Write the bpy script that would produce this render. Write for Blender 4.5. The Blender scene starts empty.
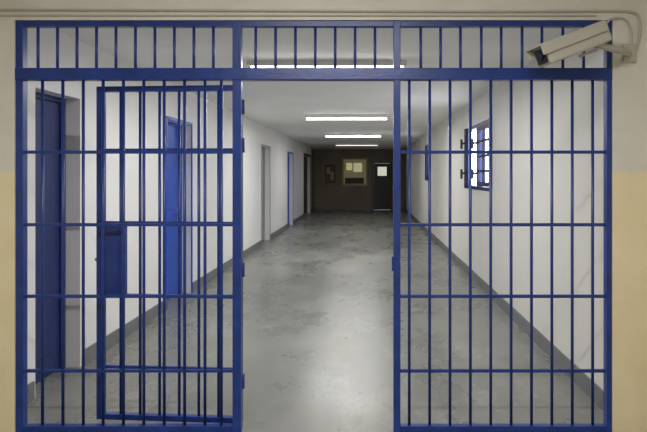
import bpy, bmesh, math
from mathutils import Vector, Matrix
S=bpy.context.scene
C=S.collection
try:
    S.view_settings.view_transform='Standard'
    S.view_settings.look='None'
except Exception: pass

# ---------------------------------------------------------------- materials
def newmat(name):
    m=bpy.data.materials.new(name); m.use_nodes=True
    nt=m.node_tree; b=nt.nodes['Principled BSDF']
    return m,nt,b
def paint(name,col,rough=0.6,var=0.06,scale=3.0,bump=0.05,bscale=120,metal=0.0,spec=0.5,
          stains=None):
    m,nt,b=newmat(name)
    N=nt.nodes; L=nt.links
    tc=N.new('ShaderNodeTexCoord')
    n=N.new('ShaderNodeTexNoise'); n.inputs['Scale'].default_value=scale; n.inputs['Detail'].default_value=6
    L.new(tc.outputs['Object'],n.inputs['Vector'])
    r=N.new('ShaderNodeValToRGB')
    r.color_ramp.elements[0].position=0.3; r.color_ramp.elements[1].position=0.7
    r.color_ramp.elements[0].color=tuple(max(0,c*(1-var)) for c in col)+(1,)
    r.color_ramp.elements[1].color=tuple(min(1,c*(1+var)) for c in col)+(1,)
    L.new(n.outputs['Fac'],r.inputs['Fac']); L.new(r.outputs['Color'],b.inputs['Base Color'])
    if bump>0:
        n2=N.new('ShaderNodeTexNoise'); n2.inputs['Scale'].default_value=bscale; n2.inputs['Detail'].default_value=3
        L.new(tc.outputs['Object'],n2.inputs['Vector'])
        bp=N.new('ShaderNodeBump'); bp.inputs['Strength'].default_value=bump; bp.inputs['Distance'].default_value=0.01
        L.new(n2.outputs['Fac'],bp.inputs['Height']); L.new(bp.outputs['Normal'],b.inputs['Normal'])
    b.inputs['Roughness'].default_value=rough
    b.inputs['Metallic'].default_value=metal
    b.inputs['Specular IOR Level'].default_value=spec
    return m
def emit(name,col,strength):
    m,nt,b=newmat(name)
    b.inputs['Base Color'].default_value=(*col,1)
    b.inputs['Emission Color'].default_value=(*col,1)
    b.inputs['Emission Strength'].default_value=strength
    return m
WALL=paint('white_wall_paint',(0.83,0.83,0.835),0.55,0.03,1.2,0.08,90)
WALLR=paint('cream_white_wall_paint',(0.76,0.745,0.71),0.55,0.03,1.2,0.08,90)
CEIL=paint('ceiling_paint',(0.89,0.89,0.875),0.8,0.03,1.5,0.05,60)
END=paint('shaded_tan_end_wall',(0.25,0.205,0.155),0.7,0.15,1.4,0.05,60)  # tan darkened in colour, for the shade beyond the last lamp
BLUE=paint('blue_gloss_enamel',(0.014,0.042,0.235),0.32,0.25,7,0.12,50)
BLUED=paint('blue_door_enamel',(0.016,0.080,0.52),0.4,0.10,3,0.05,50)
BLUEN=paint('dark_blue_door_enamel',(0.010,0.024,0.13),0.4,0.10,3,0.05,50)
BLUEW=paint('navy_window_enamel',(0.008,0.014,0.06),0.5,0.10,3,0.05,50)
GREYD=paint('grey_door_enamel',(0.33,0.34,0.38),0.45,0.06,3,0.05,50)
BASE=paint('grey_baseboard_paint',(0.17,0.18,0.19),0.45,0.08,4,0.05,50)
BROWN=paint('dark_brown_wood',(0.040,0.028,0.020),0.5,0.2,6,0.05,40)
DARK=paint('black_rubber',(0.012,0.012,0.014),0.4,0.1,6,0.0)
STEEL=paint('brushed_steel',(0.45,0.45,0.46),0.35,0.08,20,0.03,80,metal=0.9)
CAMM=paint('beige_camera_housing',(0.52,0.50,0.45),0.5,0.05,8,0.02,80)
PIPE=paint('painted_conduit',(0.50,0.48,0.44),0.5,0.05,8,0.02,80)
LAMPH=paint('lamp_housing_enamel',(0.8,0.8,0.78),0.5,0.04,8,0.0)
TUBE=emit('fluorescent_tube_glow',(1.0,0.98,0.93),15.0)
TUBE2=emit('fluorescent_tube_glow_soft',(1.0,0.97,0.92),1.2)
GLASSW=emit('frosted_daylight_glass',(0.95,0.97,1.0),6.0)
GLASSE=emit('lit_office_glass',(0.72,0.68,0.38),0.42)
GLASSE2=emit('dim_office_glass',(0.50,0.45,0.22),0.10)
GLASSD=emit('lit_door_glass',(0.95,0.95,0.78),0.55)
PAPER=paint('notice_paper',(0.50,0.40,0.30),0.8,0.25,14,0.0)
BLIND=paint('office_blind',(0.16,0.12,0.08),0.7,0.1,8,0.0)

def dado():
    m,nt,b=newmat('two_tone_wall_paint'); N=nt.nodes; L=nt.links
    g=N.new('ShaderNodeNewGeometry'); sx=N.new('ShaderNodeSeparateXYZ'); L.new(g.outputs['Position'],sx.inputs[0])
    mt=N.new('ShaderNodeMapRange'); mt.inputs['From Min'].default_value=1.600; mt.inputs['From Max'].default_value=1.625
    L.new(sx.outputs['Z'],mt.inputs[0])
    n=N.new('ShaderNodeTexNoise'); n.inputs['Scale'].default_value=3.5; n.inputs['Detail'].default_value=10; n.inputs['Roughness'].default_value=.6
    L.new(g.outputs['Position'],n.inputs['Vector'])
    def rp(a,c):
        r=N.new('ShaderNodeValToRGB'); r.color_ramp.elements[0].position=.3; r.color_ramp.elements[1].position=.7
        r.color_ramp.elements[0].color=(*a,1); r.color_ramp.elements[1].color=(*c,1); L.new(n.outputs['Fac'],r.inputs['Fac']); return r
    lo=rp((0.82,0.71,0.46),(0.90,0.80,0.56)); hi=rp((0.71,0.68,0.62),(0.80,0.77,0.71))
    mx=N.new('ShaderNodeMixRGB'); L.new(mt.outputs[0],mx.inputs[0]); L.new(lo.outputs[0],mx.inputs[1]); L.new(hi.outputs[0],mx.inputs[2])
    L.new(mx.outputs[0],b.inputs['Base Color']); b.inputs['Roughness'].default_value=0.55
    n2=N.new('ShaderNodeTexNoise'); n2.inputs['Scale'].default_value=80; L.new(g.outputs['Position'],n2.inputs['Vector'])
    bp=N.new('ShaderNodeBump'); bp.inputs['Strength'].default_value=.12; bp.inputs['Distance'].default_value=.01
    L.new(n2.outputs['Fac'],bp.inputs['Height']); L.new(bp.outputs['Normal'],b.inputs['Normal'])
    return m
DADO=dado()
def floormat():
    m,nt,b=newmat('worn_grey_polished_floor'); N=nt.nodes; L=nt.links
    g=N.new('ShaderNodeNewGeometry')
    def noise(sc,det,ro,loc=(0,0,0),st=(1,1,1)):
        mp=N.new('ShaderNodeMapping'); mp.inputs['Scale'].default_value=st; mp.inputs['Location'].default_value=loc
        L.new(g.outputs['Position'],mp.inputs['Vector'])
        n=N.new('ShaderNodeTexNoise'); n.inputs['Scale'].default_value=sc; n.inputs['Detail'].default_value=det; n.inputs['Roughness'].default_value=ro
        L.new(mp.outputs[0],n.inputs['Vector']); return n
    def ramp(n,a,c,ca,cb):
        r=N.new('ShaderNodeValToRGB'); r.color_ramp.elements[0].position=a; r.color_ramp.elements[1].position=c
        r.color_ramp.elements[0].color=(*ca,1); r.color_ramp.elements[1].color=(*cb,1); L.new(n.outputs['Fac'],r.inputs['Fac']); return r
    def mix(f,c1,col):
        mx=N.new('ShaderNodeMixRGB'); L.new(f,mx.inputs[0]); L.new(c1,mx.inputs[1]); mx.inputs[2].default_value=(*col,1); return mx.outputs[0]
    n=noise(1.3,11,.66,(0,0,0),(1,.6,1))
    c=ramp(n,.34,.66,(0.170,0.173,0.162),(0.250,0.252,0.238)).outputs[0]
    # pale worn patches with ragged borders
    c=mix(ramp(noise(1.6,13,.72,(3,7,0),(1,.6,1)),.55,.58,(0,0,0),(.26,)*3).outputs[0],c,(0.37,0.375,0.35))
    # faint dark stains
    c=mix(ramp(noise(1.4,12,.70,(11,2,0),(1,.6,1)),.57,.63,(0,0,0),(.26,)*3).outputs[0],c,(0.10,0.10,0.092))
    # fine scuffs
    c=mix(ramp(noise(9,8,.7,(1,5,0),(1,.3,1)),.60,.66,(0,0,0),(.35,)*3).outputs[0],c,(0.40,0.40,0.38))
    sp=N.new('ShaderNodeSeparateXYZ'); L.new(g.outputs['Position'],sp.inputs[0])
    md=N.new('ShaderNodeMath'); md.operation='PINGPONG'; md.inputs[1].default_value=1.35; L.new(sp.outputs['Y'],md.inputs[0])
    ls=N.new('ShaderNodeMath'); ls.operation='LESS_THAN'; ls.inputs[1].default_value=.010; L.new(md.outputs[0],ls.inputs[0])
    ml=N.new('ShaderNodeMath'); ml.operation='MULTIPLY'; ml.inputs[1].default_value=.25; L.new(ls.outputs[0],ml.inputs[0])
    c=mix(ml.outputs[0],c,(0.10,0.10,0.092))
    L.new(c,b.inputs['Base Color'])
    r3=N.new('ShaderNodeMapRange'); r3.inputs['From Min'].default_value=.35; r3.inputs['From Max'].default_value=.65
    r3.inputs['To Min'].default_value=.23; r3.inputs['To Max'].default_value=.36
    L.new(n.outputs['Fac'],r3.inputs['Value']); L.new(r3.outputs[0],b.inputs['Roughness'])
    n4=noise(5,3,.5)
    bp=N.new('ShaderNodeBump'); bp.inputs['Strength'].default_value=.05; bp.inputs['Distance'].default_value=.02
    L.new(n4.outputs['Fac'],bp.inputs['Height']); L.new(bp.outputs['Normal'],b.inputs['Normal'])
    b.inputs['Specular IOR Level'].default_value=.42
    return m
FLOOR=floormat()

# ---------------------------------------------------------------- helpers
def finish(name,me,mat,parent,loc,rot=None):
    o=bpy.data.objects.new(name,me); C.objects.link(o)
    if mat: me.materials.append(mat)
    o.location=loc
    if rot: o.rotation_euler=rot
    if parent: o.parent=parent
    return o
def box(name,x,y,z,mat,parent=None,bev=0.0,rot=None):
    c=Vector(((x[0]+x[1])/2,(y[0]+y[1])/2,(z[0]+z[1])/2)); d=(x[1]-x[0],y[1]-y[0],z[1]-z[0])
    bm=bmesh.new(); bmesh.ops.create_cube(bm,size=1); bmesh.ops.scale(bm,vec=d,verts=bm.verts)
    if bev>0: bmesh.ops.bevel(bm,geom=list(bm.edges),offset=bev,segments=2,affect='EDGES',profile=.5)
    me=bpy.data.meshes.new(name); bm.to_mesh(me); bm.free()
    return finish(name,me,mat,parent,c,rot)
def boxes(name,lst,mat,parent=None,bev=0.0,origin=None):
    bm=bmesh.new()
    if origin is None:
        origin=Vector(((min(b[0][0] for b in lst)+max(b[0][1] for b in lst))/2,
                       (min(b[1][0] for b in lst)+max(b[1][1] for b in lst))/2, min(b[2][0] for b in lst)))
    for (x,y,z) in lst:
        M=Matrix.Translation(Vector(((x[0]+x[1])/2,(y[0]+y[1])/2,(z[0]+z[1])/2))-Vector(origin))@Matrix.Diagonal((x[1]-x[0],y[1]-y[0],z[1]-z[0],1))
        r=bmesh.ops.create_cube(bm,size=1,matrix=M)
    if bev>0: bmesh.ops.bevel(bm,geom=list(bm.edges),offset=bev,segments=2,affect='EDGES',profile=.5)
    me=bpy.data.meshes.new(name); bm.to_mesh(me); bm.free()
    return finish(name,me,mat,parent,origin)
def cyl(name,a,b,r,mat,parent=None,seg=14,r2=None):
    a=Vector(a); b=Vector(b); d=b-a
    bm=bmesh.new(); bmesh.ops.create_cone(bm,segments=seg,radius1=r,radius2=r if r2 is None else r2,depth=d.length,cap_ends=True)
    me=bpy.data.meshes.new(name); bm.to_mesh(me); bm.free()
    for p in me.polygons: p.use_smooth=len(p.vertices)==4
    o=finish(name,me,mat,parent,(a+b)/2)
    o.rotation_euler=d.to_track_quat('Z','Y').to_euler()
    return o
def tube(name,pts,r,mat,parent=None,smooth=True):
    cu=bpy.data.curves.new(name,'CURVE'); cu.dimensions='3D'; cu.bevel_depth=r; cu.bevel_resolution=3; cu.use_fill_caps=True
    o0=Vector(pts[0])
    sp=cu.splines.new('NURBS' if smooth else 'POLY'); sp.points.add(len(pts)-1)
    for i,p in enumerate(pts): q=Vector(p)-o0; sp.points[i].co=(*q,1)
    if smooth: sp.use_endpoint_u=True; sp.order_u=3
    t=bpy.data.objects.new(name+'_tmp',cu); C.objects.link(t)
    bpy.context.view_layer.update()
    me=bpy.data.meshes.new_from_object(t.evaluated_get(bpy.context.evaluated_depsgraph_get()))
    bpy.data.objects.remove(t)
    me.materials.clear()
    for p in me.polygons: p.use_smooth=True
    return finish(name,me,mat,parent,o0)
def empty(name,loc,parent=None):
    o=bpy.data.objects.new(name,None); C.objects.link(o); o.location=loc; o.empty_display_size=.1
    if parent: o.parent=parent
    return o
def struct(o,label=None,cat=None):
    o['kind']='structure'
    if label: o['label']=label
    if cat: o['category']=cat
    return o
def thing(o,label,cat,group=None):
    o['label']=label; o['category']=cat
    if group: o['group']=group

XL,XR,YE,H=-2.38,1.60,23.1,2.70
YD=21.8                       # end section starts here, shade painted into its wall colour
PY0,PY1=3.20,3.30
NL,NR,NB,NH=-3.3,2.6,-1.6,3.1   # near room

# ---------------------------------------------------------------- shell
def wall_side(name,x,y,z,ops,mat):
    L=[]; cur=y[0]
    for (a,b,c,d) in sorted(ops):
        L.append((x,(cur,a),z))
        if c>z[0]+1e-4: L.append((x,(a,b),(z[0],c)))
        if d<z[1]-1e-4: L.append((x,(a,b),(d,z[1])))
        cur=b
    L.append((x,(cur,y[1]),z))
    return boxes(name,L,mat)
DO=[(3.72,4.30,0,2.22),(6.15,7.00,0,2.26),(11.6,12.6,0,2.24),(15.4,16.5,0,2.24),(19.3,21.4,0,2.30)]
WN=[(6.70,8.50,1.37,2.33),(13.6,14.6,1.42,2.40)]
struct(wall_side('wall_left',(XL-.2,XL),(PY1,YD),(0,H),DO,WALL),'white painted corridor wall with doorways','wall')
struct(wall_side('wall_right',(XR,XR+.2),(PY1,YD),(0,H),WN,WALLR),'off-white corridor wall with windows','wall')
struct(box('wall_end_left',(XL-.2,XL),(YD,YE),(0,H),END),'wall section at the corridor end, shade painted into its tan colour','wall')
struct(box('wall_end_right',(XR,XR+.2),(YD,YE),(0,H),END),'wall section at the corridor end, shade painted into its tan colour','wall')
f=box('floor',(NL-.1,NR+.1),(NB-.1,YE+.2),(-.1,0),FLOOR); struct(f,'worn grey polished corridor floor','floor')
struct(box('ceiling',(XL-.2,XR+.2),(PY1,YE+.2),(H,H+.1),CEIL),'off-white corridor ceiling','ceiling')
def wall_end(name,x,y,z,ops,mat):
    L=[]; cur=x[0]
    for (a,b,c,d) in sorted(ops):
        L.append(((cur,a),y,z))
        if c>z[0]+1e-4: L.append(((a,b),y,(z[0],c)))
        if d<z[1]-1e-4: L.append(((a,b),y,(d,z[1])))
        cur=b
    L.append(((cur,x[1]),y,z))
    return boxes(name,L,mat)
struct(wall_end('wall_end',(XL,XR),(YE,YE+.2),(0,H),[(-1.15,-0.02,1.07,2.32),(0.20,1.06,0,2.14)],END),'wall closing the corridor, shade painted into its tan colour','wall')
GX0,GX1,GZ=-2.175,1.505,2.548
struct(wall_end('wall_front',(NL,NR),(PY0,PY1),(0,NH),[(GX0,GX1,0,GZ)],DADO),'white over yellow painted wall around the gate','wall')
struct(box('wall_near_left',(NL-.1,NL),(NB,PY1),(0,NH),DADO),'white over yellow painted side wall','wall')
struct(box('wall_near_right',(NR,NR+.1),(NB,PY1),(0,NH),DADO),'white over yellow painted side wall','wall')
struct(box('wall_back',(NL-.1,NR+.1),(NB-.1,NB),(0,NH),DADO),'white over yellow painted back wall','wall')
struct(box('ceiling_near',(NL-.1,NR+.1),(NB-.1,PY1),(NH,NH+.1),CEIL),'off-white ceiling','ceiling')
def base_side(name,x,segs,mat=BASE):
    return struct(boxes(name,[(x,s,(0.0,.13)) for s in segs],mat),'grey painted baseboard','baseboard')
segs=[];cur=PY1
for d in DO: segs.append((cur,d[0]-.03)); cur=d[1]+.03
segs.append((cur,YE)); 
base_side('baseboard_left',(XL,XL+.015),segs)
base_side('baseboard_right',(XR-.015,XR),[(PY1,YE)])
struct(boxes('baseboard_end',[((XL+.015,.15),(YE-.015,YE),(0,.13)),((1.11,XR-.015),(YE-.015,YE),(0,.13))],BASE),'grey painted baseboard','baseboard')

# ---------------------------------------------------------------- side doors
def side_door(n,o,leafmat,framemat,label,handle=True,fw=.028):
    y0,y1,z0,z1=o
    dp=.05
    D=empty('door_%d'%n,(XL-.10-dp,(y0+y1)/2,0)); struct(D,label,'door')
    hy=(y1-y0)/2; q=.10+dp
    L=[((-.04,.03),(-hy,-hy+.04),(0,z1-.04)),((-.04,.03),(hy-.04,hy),(0,z1-.04)),((-.04,.03),(-hy,hy),(z1-.04,z1))]
    if fw>0: L+=[((q,q+.010),(-hy-fw,-hy+.005),(0,z1+.0)),((q-.0,q+.010),(hy-.005,hy+fw),(0,z1+.0)),((q,q+.010),(-hy-fw,hy+fw),(z1-.005,z1+fw))]
    boxes('frame',L,framemat,D,origin=(0,0,0))
    box('leaf',(-.03,.01),(-hy+.042,hy-.042),(.008,z1-.042),leafmat,D,bev=.004)
    hyp=(hy-.12)
    boxes('raised_panel',[((.01,.018),(-hy+.14,hy-.14),(.18,.95)),((.01,.018),(-hy+.14,hy-.14),(1.15,z1-.2))],leafmat,D,bev=.003,origin=(.01,0,0))
    if handle:
        box('handle_plate',(.01,.016),(hyp-.02,hyp+.02),(.95,1.15),STEEL,D,bev=.002)
        cyl('handle',(.016,hyp,1.07),(.06,hyp,1.07),.009,STEEL,D)
        cyl('handle_grip',(.052,hyp,1.07),(.052,hyp-.11,1.07),.009,STEEL,D)
    else:
        box('keyhole_plate',(.01,.014),(hyp+.02,hyp+.05),(.98,1.10),leafmat,D,bev=.001)
    return D
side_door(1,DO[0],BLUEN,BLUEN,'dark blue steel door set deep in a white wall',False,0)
side_door(2,DO[1],BLUED,BLUED,'bright blue steel door in a white wall')
side_door(3,DO[2],GREYD,GREYD,'grey steel door in a white wall')
side_door(4,DO[3],BLUED,BLUED,'bright blue steel door further along white wall')
side_door(5,DO[4],BROWN,BROWN,'wide dark brown door at the dim corridor end',True,.08)
D=empty('door_6',(.63,YE+.08,0)); struct(D,'dark door with a small lit glass pane','door')
boxes('frame',[((-.43,-.37),(-.10,.05),(0,2.08)),((.37,.43),(-.10,.05),(0,2.08)),((-.43,.43),(-.10,.05),(2.08,2.14))],BROWN,D,origin=(0,0,0))
boxes('leaf',[((-.368,-.20),(-.02,.03),(.01,2.075)),((.20,.368),(-.02,.03),(.01,2.075)),((-.2,.2),(-.02,.03),(.01,1.52)),((-.2,.2),(-.02,.03),(1.92,2.075))],DARK,D,origin=(0,0,0))
box('glass_pane',(-.2,.2),(0,.01),(1.52,1.92),GLASSD,D)
cyl('handle',(-.3,-.02,1.03),(-.3,-.07,1.03),.012,STEEL,D)
cyl('handle_grip',(-.3,-.065,1.03),(-.18,-.065,1.03),.011,STEEL,D)

# ---------------------------------------------------------------- end office window
FRW=paint('tan_window_frame',(0.42,0.34,0.19),0.5,0.1,6,0.02,40)
W=empty('window_3',(-.585,YE+.06,1.07)); struct(W,'tan framed interior window glowing yellow','window')
a,h=.565,1.25
boxes('frame',[((-a,-a+.07),(-.08,.06),(0,h)),((a-.07,a),(-.08,.06),(0,h)),((-a+.07,a-.07),(-.08,.06),(0,.09)),((-a+.07,a-.07),(-.08,.06),(h-.07,h))],FRW,W,origin=(0,0,0))
box('glass_pane',(-a+.07,a-.07),(0,.012),(.09,h-.07),GLASSE2,W)
box('lit_pane',(-.06,.32),(-.008,-.001),(.62,1.02),GLASSE,W)
box('lit_pane',(-.38,-.12),(-.008,-.001),(.70,1.02),GLASSE,W)
box('desk_shape',(-.44,.40),(-.02,-.009),(.10,.36),BROWN,W,bev=.004)

NBd=empty('notice_board',(-1.68,YE,1.2)); thing(NBd,'brown framed notice board with papers on darkened end wall','notice board')
boxes('frame',[((-.22,-.19),(-.03,0),(0,.8)),((.19,.22),(-.03,0),(0,.8)),((-.19,.19),(-.03,0),(0,.03)),((-.19,.19),(-.03,0),(.77,.8))],BROWN,NBd,origin=(0,0,0))
box('backing',(-.19,.19),(-.012,0),(.03,.77),BLIND,NBd)
box('paper_sheet',(-.16,0.0),(-.016,-.012),(.40,.70),PAPER,NBd)
box('paper_sheet',(.02,.16),(-.016,-.012),(.12,.5),PAPER,NBd)

# ---------------------------------------------------------------- right wall windows
def side_window(n,o,label,open_sash):
    y0,y1,z0,z1=o; h=z1-z0; hy=(y1-y0)/2
    W=empty('window_%d'%n,(XR,(y0+y1)/2,z0)); struct(W,label,'window')
    t=.05
    boxes('frame',[((-.03 if open_sash else -.004,.08),(-hy,-hy+t),(0,h)),((-.03 if open_sash else -.004,.08),(hy-t,hy),(0,h)),((-.004,.08),(-hy+t,hy-t),(0,t)),((-.004,.08),(-hy+t,hy-t),(h-t,h)),
                   ((.0,.07),(-.025,.025),(t,h-t))],BLUEN,W,origin=(0,0,0))
    box('daylight_glass',(.085,.095),(-hy+.001,hy-.001),(0.001,h-.001),GLASSW,W)
    for s in (-1,1):
        w=hy-t-.03; hx=-.005 if open_sash else .04
        if s==-1:
            hinge=(hx,-hy+t,t+.01); ang=0; d=1
        else:
            hinge=(hx,hy-t,t+.01); ang=math.radians(-10 if open_sash else 0); d=-1
        def yy(a,b): return tuple(sorted((d*a,d*b)))
        L=[((-.018,.018),yy(0,.07),(0,h-2*t-.02)),((-.018,.018),yy(w-.07,w),(0,h-2*t-.02)),
           ((-.018,.018),yy(.07,w-.07),(0,.06)),((-.018,.018),yy(.07,w-.07),(h-2*t-.08,h-2*t-.02))]
        L.append(((-.014,.014),yy(w/2-.035,w/2+.035),(.06,h-2*t-.08)))
        for k in (1,2,3): L.append(((-.014,.014),yy(.07,w-.07),((h-.12)*k/4-.018,(h-.12)*k/4+.018)))
        e=boxes('sash',L,BLUEW if open_sash else BLUEN,W,origin=(0,0,0))
        e.location=hinge; e.rotation_euler=(0,0,ang)
        if open_sash:
            for zz in (.18,.62):
                cyl('latch',(-.018,d*(w-.02),zz),(-.07,d*(w-.02),zz),.016,DARK,e)
                box('latch_lever',(-.095,-.06),yy(w-.04,w),(zz-.08,zz+.06),DARK,e,bev=.004)
    return W
side_window(1,WN[0],'dark blue framed casement window with gridded panes',True)
side_window(2,WN[1],'blue framed gridded window with bright frosted glass',False)

# ---------------------------------------------------------------- ceiling lamps
def lamp(x,y,z,mat,label,power,group=None,L=1.55):
    R=empty('ceiling_lamp',(x,y,z)); thing(R,label,'ceiling lamp',group)
    box('housing',(-L/2,L/2),(-.07,.07),(-.05,0.0),LAMPH,R,bev=.006)
    box('end_cap',(-L/2,-L/2+.03),(-.03,.03),(-.10,-.05),LAMPH,R,bev=.004)
    box('end_cap',(L/2-.03,L/2),(-.03,.03),(-.10,-.05),LAMPH,R,bev=.004)
    cyl('tube',(-L/2+.03,0,-.075),(L/2-.03,0,-.075),.013,mat,R,seg=16)
    ld=bpy.data.lights.new('tube_light','AREA'); ld.shape='RECTANGLE'; ld.size=L-.1; ld.size_y=.05; ld.energy=power
    ld.color=(1.0,.985,.95)
    lo=bpy.data.objects.new('tube_light',ld); C.objects.link(lo); lo.parent=R; lo.location=(0,0,-.094)
    return R
for i,y in enumerate((5.1,9.7,14.2,18.7)):
    lamp(-.40,y,H,TUBE if i<3 else TUBE2,'white fluorescent batten lamp on corridor ceiling',(50,56,34,11)[i],'corridor ceiling lamps')
lamp(-.3,0.9,NH,TUBE,'added unseen batten lamp on near room ceiling',84)  # lamp added out of view to light the gate and front wall

# ---------------------------------------------------------------- the gate
def Zp(y): return 1.6+(174-y)/162.0
def Xp(x): return (x-368)/162.0
GY=3.23
G=empty('security_gate',(0,GY,0)); thing(G,'blue painted steel bar gate with open leaf filling the corridor mouth','security gate')
def grail(name,x0,x1,za,zb,par=G,dy=.02,m=BLUE): return box(name,(x0,x1),(-dy,dy),(za,zb),m,par,bev=.003)
X0,X1=GX0+.001,GX1-.001
ZT=GZ-.001
P=[ (X0,Xp(23)), (Xp(232.5),Xp(241)), (Xp(393.5),Xp(400.5)), (Xp(606.5),X1)]
for i,(a,b) in enumerate(P):
    box('post',(a,b),(-.025,.025),(0,ZT),BLUE,G,bev=.004)
grail('top_rail',X0,X1,ZT-.036,ZT,dy=.02)
box('transom_rail',(X0,X1),(-.03,.028),(Zp(80),Zp(68)),BLUE,G,bev=.004)
rows=[152,225,297,372]
for (a,b) in ((P[0][1],P[1][0]),(P[2][1],P[3][0])):
    for y in rows:
        grail('cross_rail',a-.003,b+.003,Zp(y)-.010,Zp(y)+.010,dy=.008)
    grail('bottom_rail',a-.003,b+.003,0.004,.042)
bars=[40.5,61,81.5,101.5,122,142.5,163,183.5,204,220.5]+[409.5,430,450.5,471,491.5,512,532.5,553,573.5,594]
for x in bars:
    cyl('vertical_bar',(Xp(x),0,.03),(Xp(x),0,Zp(79)),.0092,BLUE,G)
tb=[36+19.6*i for i in range(10)]+[255,275,295,315,335,355,375]+[421,441,461,482,502,523,543,564,585]
for x in tb:
    cyl('transom_bar',(Xp(x),0,Zp(70)),(Xp(x),0,ZT-.02),.0088,BLUE,G)
for z in (2.02,1.78,1.0,.30):
    cyl('hinge',(Xp(241)-.004,.034,z-.045),(Xp(241)-.004,.034,z+.045),.014,BLUE,G)
box('bolt_keep',(Xp(393.5)-.010,Xp(393.5)+.001),(-.02,.02),(1.0,1.09),BLUE,G,bev=.003)
w=.945
lf=boxes('gate_leaf',[((-.045,0),(-.018,.018),(.03,2.16)),((-w,-w+.045),(-.018,.018),(.03,2.16)),
                      ((-w+.045,-.045),(-.018,.018),(2.125,2.16)),((-w+.045,-.045),(-.018,.018),(.03,.065))],BLUE,G,bev=.002,origin=(0,0,0))
lf.location=(Xp(241)-.01,.055,0); lf.rotation_euler=(0,0,-math.radians(3.6))
lf['label']='blue barred gate leaf swung open'
for y in (150,223,296,368):
    z=1.6+(174-y)/157
    box('cross_rail',(-w+.04,-.04),(-.008,.008),(z-.010,z+.010),BLUE,lf)
for i in range(1,7):
    x=-w+.025+(w-.05)*i/7
    cyl('vertical_bar',(x,0,.05),(x,0,2.14),.0092,BLUE,lf)
lb=box('lock_plate',(-w+.001,-w+.185),(-.021,.021),(.81,1.285),BLUE,lf,bev=.003)
box('keyhole_plate',(-.02,.02),(-.024,-.021),(-.04,.04),BLUE,lb,bev=.001)
cyl('bolt',(-w-.015,0,1.05),(-w+.01,0,1.05),.011,STEEL,lf)

# ---------------------------------------------------------------- conduit on header
t=tube('trim_1',[(NL+.01,PY0-.010,2.61),(-1,PY0-.010,2.605),(.6,PY0-.010,2.595),(1.45,PY0-.010,2.60),(1.56,PY0-.010,2.60),(1.66,PY0-.010,2.59),(1.672,PY0-.010,2.50),(1.66,PY0-.010,2.40),(1.64,PY0-.010,2.36)],.007,PIPE)
struct(t,'painted cable conduit along header wall','trim')
t=tube('trim_2',[(NL+.01,PY0-.007,2.572),(-1,PY0-.007,2.575),(1.40,PY0-.007,2.572)],.005,PIPE)
struct(t,'thin painted cable along header wall','trim')

# ---------------------------------------------------------------- security camera
R=empty('security_camera',(1.60,PY0,2.34)); thing(R,'beige box security camera bracketed to the wall by the gate','security camera')
def w2l(v): return Vector(v)-R.location
box('wall_plate',(-.04,.04),(-.022,0),(-.055,.055),CAMM,R,bev=.006)
tube('bracket_arm',[w2l((1.595,PY0-.015,2.335)),w2l((1.55,3.12,2.335)),w2l((1.46,3.05,2.33)),w2l((1.36,3.0,2.335)),w2l((1.28,2.98,2.355))],.020,CAMM,R)
head=Vector((.980,2.94,2.266)); tail=Vector((1.360,3.02,2.420))
ax=(tail-head).normalized(); L=(tail-head).length
side=Vector((0,0,1)).cross(ax).normalized(); up=ax.cross(side)
M=Matrix((ax,side,up)).transposed()
hs=box('housing',(-L/2,L/2),(-.072,.072),(-.072,.050),CAMM,R,bev=.014)
hs.location=w2l((head+tail)/2); hs.rotation_euler=M.to_euler()
boxes('sun_hood',[((-L/2-.035,L/2-.02),(-.084,.084),(.054,.063)),((-L/2-.035,L/2-.02),(-.084,-.077),(.0,.054)),((-L/2-.035,L/2-.02),(.077,.084),(.0,.054))],CAMM,hs,bev=.002,origin=(0,0,0))
box('front_window',(-L/2-.006,-L/2+.001),(-.050,.050),(-.046,.040),DARK,hs,bev=.002)
cyl('lens',(-L/2-.004,0,0),(-L/2-.016,0,0),.026,DARK,hs,seg=20)
box('mount_foot',(.03,.13),(-.028,.028),(-.088,-.069),CAMM,hs,bev=.004)
tube('cable',[w2l(tail-ax*.01),w2l((1.40,3.10,2.45)),w2l((1.45,3.15,2.53)),w2l((1.52,PY0-.012,2.56)),w2l((1.59,PY0-.012,2.55)),w2l((1.62,PY0-.012,2.47)),w2l((1.615,PY0-.012,2.38))],.006,CAMM,R)

# ---------------------------------------------------------------- world & camera
w_=bpy.data.worlds.new('World'); S.world=w_; w_.use_nodes=True
w_.node_tree.nodes['Background'].inputs[0].default_value=(.9,.95,1,1); w_.node_tree.nodes['Background'].inputs[1].default_value=1.0
cam=bpy.data.cameras.new('Camera'); co=bpy.data.objects.new('Camera',cam); C.objects.link(co)
co.location=(0,0,1.6); co.rotation_euler=(math.radians(90),0,0)
cam.sensor_width=36; cam.sensor_fit='HORIZONTAL'; cam.lens=520/647*36
cam.shift_x=-(368-323.5)/647; cam.shift_y=-(216-174)/647
cam.clip_start=.02
S.camera=co
